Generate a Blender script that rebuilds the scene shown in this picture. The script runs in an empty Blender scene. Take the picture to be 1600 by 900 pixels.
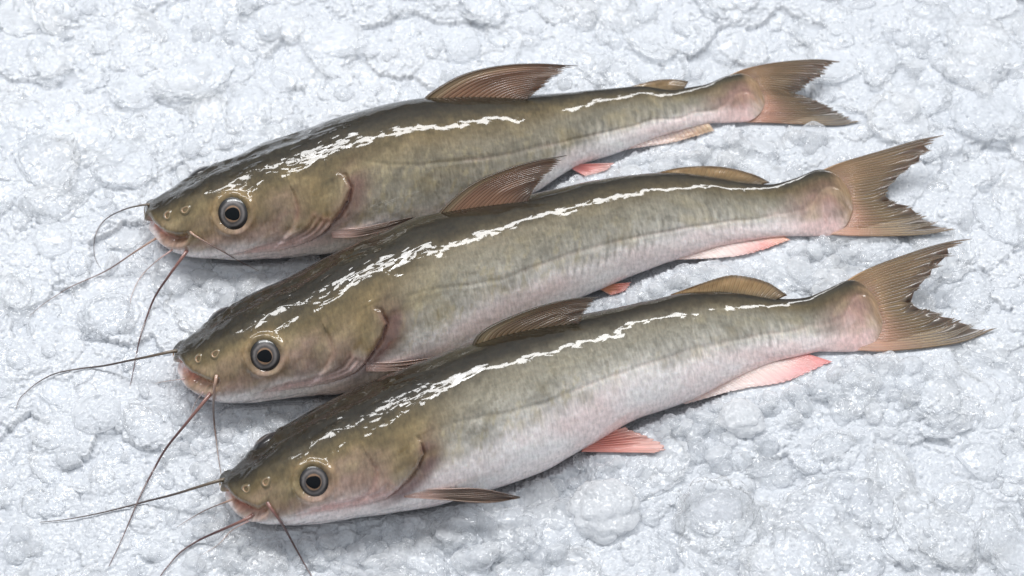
import bpy, math
import numpy as np
from mathutils import Vector

C = bpy.context.scene.collection
SC = bpy.context.scene
rng = np.random.default_rng(7)

# ------------------------------------------------------------------ camera
IW, IH = 1600.0, 900.0
ELEV = math.radians(60.0)
DIST = 1.10
LENS = 79.2
TGT = np.array([0.0, 0.0, 0.014])
FWD = np.array([0.0, math.cos(ELEV), -math.sin(ELEV)])
RIGHT = np.array([1.0, 0.0, 0.0])
UPV = np.cross(RIGHT, FWD)
CAM = TGT - FWD * DIST
FPX = LENS / 36.0 * IW
cd = bpy.data.cameras.new('camera'); cam = bpy.data.objects.new('camera', cd); C.objects.link(cam)
cd.lens = LENS; cd.sensor_width = 36.0; cd.clip_start = 0.02; cd.clip_end = 50.0
cam.location = CAM.tolist(); cam.rotation_euler = (math.pi / 2 - ELEV, 0, 0)
cd.dof.use_dof = True; cd.dof.focus_distance = 1.075; cd.dof.aperture_fstop = 9.0
SC.camera = cam

# ------------------------------------------------------------------ light
W = bpy.data.worlds.new('World'); SC.world = W; W.use_nodes = True
_nt = W.node_tree; _bg = _nt.nodes['Background']; _bg.inputs[1].default_value = 0.72
_tc = _nt.nodes.new('ShaderNodeTexCoord'); _sp = _nt.nodes.new('ShaderNodeSeparateXYZ'); _rp = _nt.nodes.new('ShaderNodeValToRGB')
_nt.links.new(_tc.outputs['Generated'], _sp.inputs[0]); _nt.links.new(_sp.outputs['Z'], _rp.inputs[0]); _nt.links.new(_rp.outputs[0], _bg.inputs[0])
_rp.color_ramp.elements[0].position = 0.0; _rp.color_ramp.elements[0].color = (0.20, 0.21, 0.22, 1)       # dim room walls
_rp.color_ramp.elements[1].position = 0.62; _rp.color_ramp.elements[1].color = (0.89, 0.94, 1.0, 1)       # pale ceiling

def area(name, loc, aim, sx, sy, power, col=(1, 1, 1)):
    ld = bpy.data.lights.new(name, 'AREA'); ld.shape = 'RECTANGLE'; ld.size = sx; ld.size_y = sy
    ld.energy = power; ld.color = col
    o = bpy.data.objects.new(name, ld); C.objects.link(o); o.location = loc
    d = Vector(aim) - Vector(loc); o.rotation_euler = d.to_track_quat('-Z', 'Y').to_euler()
    return o
area('head_lamp', (-0.62, 0.70, 1.50), (-0.62, 0, 0), 1.15, 0.36, 20.5, (1.0, 1.0, 1.0))
area('flank_lamp', (0.72, 0.62, 1.55), (0.72, 0, 0), 1.9, 0.20, 19.5, (1.0, 1.0, 1.0))

SC.view_settings.view_transform = 'Standard'; SC.view_settings.look = 'None'
SC.view_settings.exposure = -0.16; SC.view_settings.gamma = 1.0
try:
    SC.cycles.use_denoising = True
    SC.cycles.max_bounces = 10; SC.cycles.transparent_max_bounces = 24; SC.cycles.transmission_bounces = 8
    SC.cycles.caustics_refractive = True; SC.cycles.caustics_reflective = False
except Exception:
    pass

# ------------------------------------------------------------------ maths helpers
def ray(p):
    p = np.asarray(p, float)
    d = FWD + ((p[..., 0:1] - IW / 2) / FPX) * RIGHT - ((p[..., 1:2] - IH / 2) / FPX) * UPV
    return d                                        # scaled so that depth = parameter

def at_z(p, z):
    d = ray(p); t = (np.asarray(z) - CAM[2]) / d[..., 2]
    return CAM + d * t[..., None]

def on_plane(p, q, n):
    d = ray(p); t = ((q - CAM) @ n) / (d @ n)
    return CAM + d * t[..., None]

def project(P):
    v = P - CAM; z = v @ FWD
    return np.stack([IW / 2 + FPX * (v @ RIGHT) / z, IH / 2 - FPX * (v @ UPV) / z], -1)

def pchip(x, y, xi):
    x = np.asarray(x, float); y = np.asarray(y, float); xi = np.asarray(xi, float)
    h = np.diff(x); dl = np.diff(y) / h
    m = np.zeros_like(x)
    for k in range(1, len(x) - 1):
        if dl[k - 1] * dl[k] > 0:
            w1 = 2 * h[k] + h[k - 1]; w2 = h[k] + 2 * h[k - 1]
            m[k] = (w1 + w2) / (w1 / dl[k - 1] + w2 / dl[k])
    m[0] = dl[0]; m[-1] = dl[-1]
    i = np.clip(np.searchsorted(x, xi) - 1, 0, len(h) - 1)
    t = np.clip((xi - x[i]) / h[i], 0, 1); H = h[i]
    return ((1 + 2 * t) * (1 - t) ** 2 * y[i] + t * (1 - t) ** 2 * H * m[i]
            + t * t * (3 - 2 * t) * y[i + 1] + t * t * (t - 1) * H * m[i + 1])

def catmull(pts, n, par=None):
    """smooth curve through pts sampled at n arc-length steps (or at parameters par in 0..1)"""
    p = np.asarray(pts, float)
    if len(p) == 2:
        q = np.linspace(0, 1, n) if par is None else par
        return p[0] + (p[1] - p[0]) * q[:, None]
    e = np.vstack([2 * p[0] - p[1], p, 2 * p[-1] - p[-2]])
    out = []
    for k in range(len(p) - 1):
        a, b, c, d = e[k], e[k + 1], e[k + 2], e[k + 3]
        t = np.linspace(0, 1, 24, endpoint=False)[:, None]
        out.append(0.5 * (2 * b + (c - a) * t + (2 * a - 5 * b + 4 * c - d) * t ** 2 + (3 * b - a - 3 * c + d) * t ** 3))
    c = np.vstack(out + [p[-1:]])
    L = np.r_[0, np.cumsum(np.linalg.norm(np.diff(c, axis=0), axis=1))]; L /= L[-1]
    q = np.linspace(0, 1, n) if par is None else par
    return np.stack([np.interp(q, L, c[:, k]) for k in range(c.shape[1])], 1)

def hash2(ix, iy, seed):
    n = (ix.astype(np.int64) * 374761393 + iy.astype(np.int64) * 668265263 + seed * 1274126177) & 0x7fffffff
    n = ((n ^ (n >> 13)) * 1274126177) & 0x7fffffff
    n = ((n ^ (n >> 16)) * 668265263) & 0x7fffffff
    return ((n ^ (n >> 15)) & 0xffffff) / float(0xffffff)

def vnoise(x, y, seed=0):
    ix = np.floor(x); iy = np.floor(y); fx = x - ix; fy = y - iy
    fx = fx * fx * (3 - 2 * fx); fy = fy * fy * (3 - 2 * fy)
    a = hash2(ix, iy, seed); b = hash2(ix + 1, iy, seed); c = hash2(ix, iy + 1, seed); d = hash2(ix + 1, iy + 1, seed)
    return (a * (1 - fx) + b * fx) * (1 - fy) + (c * (1 - fx) + d * fx) * fy

def fbm(x, y, seed=0, oct=4):
    s = 0; a = 0.5
    for k in range(oct):
        s = s + a * (vnoise(x, y, seed + k * 17) - 0.5) * 2; x = x * 2.03 + 3.1; y = y * 2.03 + 1.7; a *= 0.5
    return s

def voronoi(x, y, seed=0, jit=0.95):
    ix = np.floor(x); iy = np.floor(y)
    f1 = np.full(x.shape, 9.0); f2 = np.full(x.shape, 9.0); cx = np.zeros_like(x); cy = np.zeros_like(x)
    for dx in (-1, 0, 1):
        for dy in (-1, 0, 1):
            a = ix + dx; b = iy + dy
            px = a + 0.5 + jit * (hash2(a, b, seed) - 0.5); py = b + 0.5 + jit * (hash2(a, b, seed + 91) - 0.5)
            d = np.hypot(x - px, y - py)
            n = d < f1
            f2 = np.where(n, f1, np.minimum(f2, d))
            f1 = np.where(n, d, f1); cx = np.where(n, px, cx); cy = np.where(n, py, cy)
    return f1, f2, cx, cy

def sstep(a, b, x):
    t = np.clip((x - a) / (b - a), 0, 1); return t * t * (3 - 2 * t)

def mix(a, b, f):
    f = np.asarray(f)[..., None]; return a * (1 - f) + np.asarray(b, float) * f

def lin(r, g, b):
    c = np.array([r, g, b], float) / 255.0
    return np.where(c <= 0.04045, c / 12.92, ((c + 0.055) / 1.055) ** 2.4)

def seg_dist(x, y, poly):
    """distance of each point to a polyline, and the place along it (0..1)"""
    best = np.full(x.shape, 1e9); par = np.zeros(x.shape); side = np.zeros(x.shape)
    P = np.asarray(poly, float); n = len(P) - 1
    for k in range(n):
        a = P[k]; b = P[k + 1]; d = b - a; l2 = max(d @ d, 1e-12)
        t = np.clip(((x - a[0]) * d[0] + (y - a[1]) * d[1]) / l2, 0, 1)
        q = np.hypot(x - a[0] - t * d[0], y - a[1] - t * d[1])
        s = np.sign((x - a[0]) * d[1] - (y - a[1]) * d[0])
        m = q < best; best = np.where(m, q, best); par = np.where(m, (k + t) / n, par); side = np.where(m, s, side)
    return best, par, side

# ------------------------------------------------------------------ mesh helpers
def mesh_obj(name, V, F, mat, parent=None, col=None, uv=None, smooth=True):
    """V n x 3 world points, F list of index arrays (quads m x 4 and/or triangles m x 3)"""
    if parent is not None:
        V = V - np.array(parent.location)
    me = bpy.data.meshes.new(name)
    Fs = [np.asarray(f, np.int32) for f in (F if isinstance(F, list) else [F]) if len(f)]
    idx = np.concatenate([f.ravel() for f in Fs]); tot = np.concatenate([np.full(len(f), f.shape[1], np.int32) for f in Fs])
    me.vertices.add(len(V)); me.vertices.foreach_set('co', np.ascontiguousarray(V, np.float32).ravel())
    me.loops.add(len(idx)); me.loops.foreach_set('vertex_index', idx)
    me.polygons.add(len(tot)); st = np.r_[0, np.cumsum(tot)[:-1]].astype(np.int32)
    me.polygons.foreach_set('loop_start', st)
    me.polygons.foreach_set('use_smooth', np.full(len(tot), smooth))
    if col is not None:
        a = me.color_attributes.new('tint', 'FLOAT_COLOR', 'POINT')
        cc = np.ones((len(V), 4), np.float32); cc[:, :col.shape[1]] = col
        a.data.foreach_set('color', cc.ravel())
    if uv is not None:
        u = me.uv_layers.new(name='skin'); u.data.foreach_set('uv', np.ascontiguousarray(uv[idx], np.float32).ravel())
    me.update(calc_edges=True); me.validate()
    me.materials.append(mat)
    o = bpy.data.objects.new(name, me); C.objects.link(o)
    if parent is not None:
        o.parent = parent
    return o

def grid_faces(n, m, wrap=False, off=0):
    i = np.arange(n - 1)[:, None]; mm = m if wrap else m - 1; j = np.arange(mm)[None, :]
    j2 = (j + 1) % m
    return np.stack([i * m + j, i * m + j2, (i + 1) * m + j2, (i + 1) * m + j], -1).reshape(-1, 4) + off

def thing(name, loc, label, cat, group=None):
    o = bpy.data.objects.new(name, None); C.objects.link(o); o.location = loc
    o.empty_display_size = 0.02; o['label'] = label; o['category'] = cat
    if group: o['group'] = group
    return o

# ------------------------------------------------------------------ materials
def new_mat(name):
    m = bpy.data.materials.new(name); m.use_nodes = True; nt = m.node_tree
    return m, nt, nt.nodes['Principled BSDF']

def nd(nt, kind, **kw):
    n = nt.nodes.new(kind)
    for k, v in kw.items():
        if k.startswith('i_'):
            key = k[2:]; key = int(key) if key.isdigit() else key.replace('_', ' ')
            n.inputs[key].default_value = v
        else:
            setattr(n, k, v)
    return n

def skin_material():
    m, nt, b = new_mat('wet_skin'); L = nt.links.new
    at = nd(nt, 'ShaderNodeAttribute', attribute_name='tint')
    uv = nd(nt, 'ShaderNodeUVMap', uv_map='skin')
    # fine mottling
    n1 = nd(nt, 'ShaderNodeTexNoise', i_Scale=420.0, i_Detail=4.0, i_Roughness=0.65); L(uv.outputs[0], n1.inputs['Vector'])
    mp = nd(nt, 'ShaderNodeMapping'); mp.inputs['Rotation'].default_value = (0, 0, math.radians(32)); mp.inputs['Scale'].default_value = (800, 230, 1)
    L(uv.outputs[0], mp.inputs['Vector'])
    n2 = nd(nt, 'ShaderNodeTexNoise', i_Scale=1.0, i_Detail=3.0, i_Distortion=0.5); L(mp.outputs[0], n2.inputs['Vector'])
    r1 = nd(nt, 'ShaderNodeMapRange', i_1=0.28, i_2=0.72, i_3=0.82, i_4=1.18); L(n1.outputs['Fac'], r1.inputs[0])
    r2 = nd(nt, 'ShaderNodeMapRange', i_1=0.3, i_2=0.7, i_3=0.84, i_4=1.16); L(n2.outputs['Fac'], r2.inputs[0])
    mu = nd(nt, 'ShaderNodeMath', operation='MULTIPLY'); L(r1.outputs[0], mu.inputs[0]); L(r2.outputs[0], mu.inputs[1])
    vm = nd(nt, 'ShaderNodeVectorMath', operation='SCALE'); L(at.outputs['Color'], vm.inputs[0]); L(mu.outputs[0], vm.inputs['Scale'])
    L(vm.outputs[0], b.inputs['Base Color'])
    # wrinkled wet film: three scales of relief
    m3 = nd(nt, 'ShaderNodeMapping'); m3.inputs['Rotation'].default_value = (0, 0, math.radians(-12)); m3.inputs['Scale'].default_value = (48, 100, 1)
    L(uv.outputs[0], m3.inputs['Vector'])
    n3 = nd(nt, 'ShaderNodeTexNoise', i_Scale=1.0, i_Detail=1.6, i_Roughness=0.45, i_Distortion=0.9); L(m3.outputs[0], n3.inputs['Vector'])
    m4 = nd(nt, 'ShaderNodeMapping'); m4.inputs['Rotation'].default_value = (0, 0, math.radians(28)); m4.inputs['Scale'].default_value = (430, 200, 1)
    L(uv.outputs[0], m4.inputs['Vector'])
    n4 = nd(nt, 'ShaderNodeTexNoise', i_Scale=1.0, i_Detail=2.0, i_Distortion=1.5); L(m4.outputs[0], n4.inputs['Vector'])
    a1 = nd(nt, 'ShaderNodeMath', operation='MULTIPLY_ADD'); a1.inputs[1].default_value = 0.06
    L(n4.outputs['Fac'], a1.inputs[0]); L(n3.outputs['Fac'], a1.inputs[2])
    bp = nd(nt, 'ShaderNodeBump', i_Strength=1.0, i_Distance=0.0020); L(a1.outputs[0], bp.inputs['Height'])
    bq = nd(nt, 'ShaderNodeBump', i_Strength=0.5, i_Distance=0.0012); L(a1.outputs[0], bq.inputs['Height'])
    L(at.outputs['Alpha'], bp.inputs['Strength']); m5 = nd(nt, 'ShaderNodeMapping'); m5.inputs['Rotation'].default_value = (0, 0, math.radians(24)); m5.inputs['Scale'].default_value = (210, 400, 1)
    ds = nd(nt, 'ShaderNodeVectorMath', operation='MULTIPLY_ADD'); ds.inputs[1].default_value = (0.004, 0.004, 0); L(n3.outputs['Color'], ds.inputs[0]); L(uv.outputs[0], ds.inputs[2])
    L(ds.outputs[0], m5.inputs['Vector'])
    v5 = nd(nt, 'ShaderNodeTexVoronoi', i_Scale=1.0); L(m5.outputs[0], v5.inputs['Vector'])
    c5 = nd(nt, 'ShaderNodeVectorMath', operation='SUBTRACT'); c5.inputs[1].default_value = (0.5, 0.5, 0.5); L(v5.outputs['Color'], c5.inputs[0])
    s5 = nd(nt, 'ShaderNodeMath', operation='MULTIPLY_ADD'); s5.inputs[1].default_value = 0.30; s5.inputs[2].default_value = 0.030; L(at.outputs['Alpha'], s5.inputs[0])
    k5 = nd(nt, 'ShaderNodeVectorMath', operation='SCALE'); L(c5.outputs[0], k5.inputs[0]); L(s5.outputs[0], k5.inputs['Scale'])
    p5 = nd(nt, 'ShaderNodeVectorMath', operation='ADD'); L(k5.outputs[0], p5.inputs[0]); L(bp.outputs[0], p5.inputs[1])
    q5 = nd(nt, 'ShaderNodeVectorMath', operation='NORMALIZE'); L(p5.outputs[0], q5.inputs[0])
    L(q5.outputs[0], b.inputs['Coat Normal']); L(bq.outputs[0], b.inputs['Normal'])
    b.inputs['Roughness'].default_value = 0.42
    b.inputs['Specular IOR Level'].default_value = 0.08
    b.inputs['Coat Weight'].default_value = 1.0; b.inputs['Coat Roughness'].default_value = 0.045; b.inputs['Coat IOR'].default_value = 1.58
    b.inputs['Subsurface Weight'].default_value = 0.12; b.inputs['Subsurface Radius'].default_value = (0.004, 0.002, 0.0014)
    b.inputs['Subsurface Scale'].default_value = 1.0
    return m

def fin_material():
    m, nt, b = new_mat('fin_membrane'); L = nt.links.new
    at = nd(nt, 'ShaderNodeAttribute', attribute_name='tint')
    L(at.outputs['Color'], b.inputs['Base Color']); L(at.outputs['Alpha'], b.inputs['Alpha'])
    b.inputs['Roughness'].default_value = 0.38
    b.inputs['Coat Weight'].default_value = 0.8; b.inputs['Coat Roughness'].default_value = 0.08
    b.inputs['Subsurface Weight'].default_value = 0.25; b.inputs['Subsurface Radius'].default_value = (0.003, 0.0015, 0.001)
    b.inputs['Subsurface Scale'].default_value = 1.0
    return m

def gloss_material(name, rough=0.2, coat=1.0, sss=0.0):
    m, nt, b = new_mat(name); L = nt.links.new
    at = nd(nt, 'ShaderNodeAttribute', attribute_name='tint'); L(at.outputs['Color'], b.inputs['Base Color'])
    b.inputs['Roughness'].default_value = rough; b.inputs['Coat Weight'].default_value = coat; b.inputs['Coat Roughness'].default_value = 0.02
    if sss:
        b.inputs['Subsurface Weight'].default_value = sss; b.inputs['Subsurface Radius'].default_value = (0.003, 0.0012, 0.0008); b.inputs['Subsurface Scale'].default_value = 1.0
    return m

def ice_material(name, clear=0.0, bump=1.0, rough=0.35, col=(0.80, 0.83, 0.875), frost=True):
    m, nt, b = new_mat(name); L = nt.links.new
    tc = nd(nt, 'ShaderNodeTexCoord')
    v1 = nd(nt, 'ShaderNodeTexVoronoi', i_Scale=720.0); L(tc.outputs['Object'], v1.inputs['Vector'])
    n1 = nd(nt, 'ShaderNodeTexNoise', i_Scale=1100.0, i_Detail=2.0); L(tc.outputs['Object'], n1.inputs['Vector'])
    n2 = nd(nt, 'ShaderNodeTexNoise', i_Scale=260.0, i_Detail=3.0); L(tc.outputs['Object'], n2.inputs['Vector'])
    a = nd(nt, 'ShaderNodeMath', operation='MULTIPLY_ADD'); a.inputs[1].default_value = -0.9; L(v1.outputs['Distance'], a.inputs[0]); L(n1.outputs['Fac'], a.inputs[2])
    a2 = nd(nt, 'ShaderNodeMath', operation='MULTIPLY_ADD'); a2.inputs[1].default_value = 1.6; L(n2.outputs['Fac'], a2.inputs[0]); L(a.outputs[0], a2.inputs[2])
    bp = nd(nt, 'ShaderNodeBump', i_Strength=bump, i_Distance=0.0005); L(a2.outputs[0], bp.inputs['Height']); L(bp.outputs[0], b.inputs['Normal'])
    if frost:                                         # each crystal more or less frosted; the bed's tint carries painted light on lump rims
        at = nd(nt, 'ShaderNodeAttribute', attribute_name='tint')
        sp = nd(nt, 'ShaderNodeSeparateColor'); L(v1.outputs['Color'], sp.inputs[0])
        rp = nd(nt, 'ShaderNodeValToRGB'); e = rp.color_ramp.elements
        e[0].position = 0.0; e[0].color = (0.70, 0.71, 0.73, 1); e[1].position = 1.0; e[1].color = (1.15, 1.15, 1.14, 1)
        for p_, c_ in ((0.012, 0.72), (0.02, 0.95), (0.80, 1.01), (0.92, 1.08)):
            q = e.new(p_); q.color = (c_, c_, c_, 1)
        L(sp.outputs[0], rp.inputs[0])
        mx_ = nd(nt, 'ShaderNodeMix', data_type='RGBA', blend_type='MULTIPLY'); mx_.inputs[0].default_value = 1.0
        L(at.outputs['Color'], mx_.inputs[6]); L(rp.outputs[0], mx_.inputs[7]); L(mx_.outputs[2], b.inputs['Base Color'])
    else:
        b.inputs['Base Color'].default_value = (*col, 1)
    b.inputs['Roughness'].default_value = rough; b.inputs['IOR'].default_value = 1.31
    b.inputs['Transmission Weight'].default_value = clear
    b.inputs['Coat Weight'].default_value = 0.9; b.inputs['Coat Roughness'].default_value = 0.07; b.inputs['Coat IOR'].default_value = 1.45
    # crystal facets: every little cell of the surface is tilted its own way and glints on its own
    ge = nd(nt, 'ShaderNodeNewGeometry')
    sb = nd(nt, 'ShaderNodeVectorMath', operation='SUBTRACT'); sb.inputs[1].default_value = (0.5, 0.5, 0.5); L(v1.outputs['Color'], sb.inputs[0])
    ml = nd(nt, 'ShaderNodeVectorMath', operation='MULTIPLY_ADD'); ml.inputs[1].default_value = (0.55 * bump,) * 3
    L(sb.outputs[0], ml.inputs[0]); L(ge.outputs['Normal'], ml.inputs[2])
    nm = nd(nt, 'ShaderNodeVectorMath', operation='NORMALIZE'); L(ml.outputs[0], nm.inputs[0]); L(nm.outputs[0], b.inputs['Coat Normal'])
    if clear < 0.5:
        b.inputs['Subsurface Weight'].default_value = 0.0; b.inputs['Subsurface Scale'].default_value = 1.0
        b.inputs['Subsurface Radius'].default_value = dict(ice_grain=(0.0018, 0.0019, 0.0020), clear_ice=(0.006, 0.0065, 0.007)).get(name, (0.0042, 0.0046, 0.0050))
    return m

def clear_shell(m, lo, hi, power=2.0):
    """thin melted ice: one sees through the middle of a lump and its rim, where the path through it is long, turns white"""
    nt = m.node_tree; L = nt.links.new; b = nt.nodes['Principled BSDF']; out = nt.nodes['Material Output']
    lw = nd(nt, 'ShaderNodeLayerWeight'); lw.inputs['Blend'].default_value = 0.5
    pw = nd(nt, 'ShaderNodeMath', operation='POWER'); pw.inputs[1].default_value = power; L(lw.outputs['Facing'], pw.inputs[0])
    mr = nd(nt, 'ShaderNodeMapRange'); mr.inputs[3].default_value = lo; mr.inputs[4].default_value = hi; L(pw.outputs[0], mr.inputs[0])
    tl = nd(nt, 'ShaderNodeBsdfTranslucent'); tl.inputs['Color'].default_value = (0.96, 0.975, 0.99, 1)
    m1 = nd(nt, 'ShaderNodeMixShader'); m1.inputs[0].default_value = 0.45; L(b.outputs[0], m1.inputs[1]); L(tl.outputs[0], m1.inputs[2])
    tr = nd(nt, 'ShaderNodeBsdfTransparent')
    m2 = nd(nt, 'ShaderNodeMixShader'); L(mr.outputs[0], m2.inputs[0]); L(tr.outputs[0], m2.inputs[1]); L(m1.outputs[0], m2.inputs[2])
    nm = b.inputs['Coat Normal'].links[0].from_socket
    gl = nd(nt, 'ShaderNodeBsdfGlossy'); gl.inputs['Roughness'].default_value = 0.09; L(nm, gl.inputs['Normal'])
    fr = nd(nt, 'ShaderNodeFresnel', i_IOR=1.38); L(nm, fr.inputs['Normal'])
    bk = nd(nt, 'ShaderNodeNewGeometry'); iv_ = nd(nt, 'ShaderNodeMath', operation='SUBTRACT'); iv_.inputs[0].default_value = 1.0; L(bk.outputs['Backfacing'], iv_.inputs[1])
    fb_ = nd(nt, 'ShaderNodeMath', operation='MULTIPLY'); L(fr.outputs[0], fb_.inputs[0]); L(iv_.outputs[0], fb_.inputs[1])
    m3 = nd(nt, 'ShaderNodeMixShader'); L(fb_.outputs[0], m3.inputs[0]); L(m2.outputs[0], m3.inputs[1]); L(gl.outputs[0], m3.inputs[2]); L(m3.outputs[0], out.inputs['Surface'])
    b.inputs['Coat Weight'].default_value = 0.0
    b.inputs['Subsurface Weight'].default_value = 0.0
    return m

SKIN = skin_material(); FIN = fin_material()
PUPIL = gloss_material('pupil_surface', 0.3, 0.25); PUPIL.node_tree.nodes['Principled BSDF'].inputs['Specular IOR Level'].default_value = 0.1; EYEM = gloss_material('eye_surface', 0.3, 0.7); WHISK = gloss_material('barbel_skin', 0.3, 0.8, 0.1)
ICE = ice_material('packed_ice', bump=0.55); ICE.node_tree.nodes['Principled BSDF'].inputs['Coat Weight'].default_value = 0.5; GRAIN = clear_shell(ice_material('ice_grain', bump=0.7, rough=0.25), 0.24, 0.98, 1.4)
LUMP = clear_shell(ice_material('frosted_lump', bump=0.8, rough=0.25), 0.55, 1.0, 1.5)
CLEAR = clear_shell(ice_material('clear_ice', bump=0.10, rough=0.06, col=(0.95, 0.965, 0.985), frost=False), 0.12, 0.85, 1.6)

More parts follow.
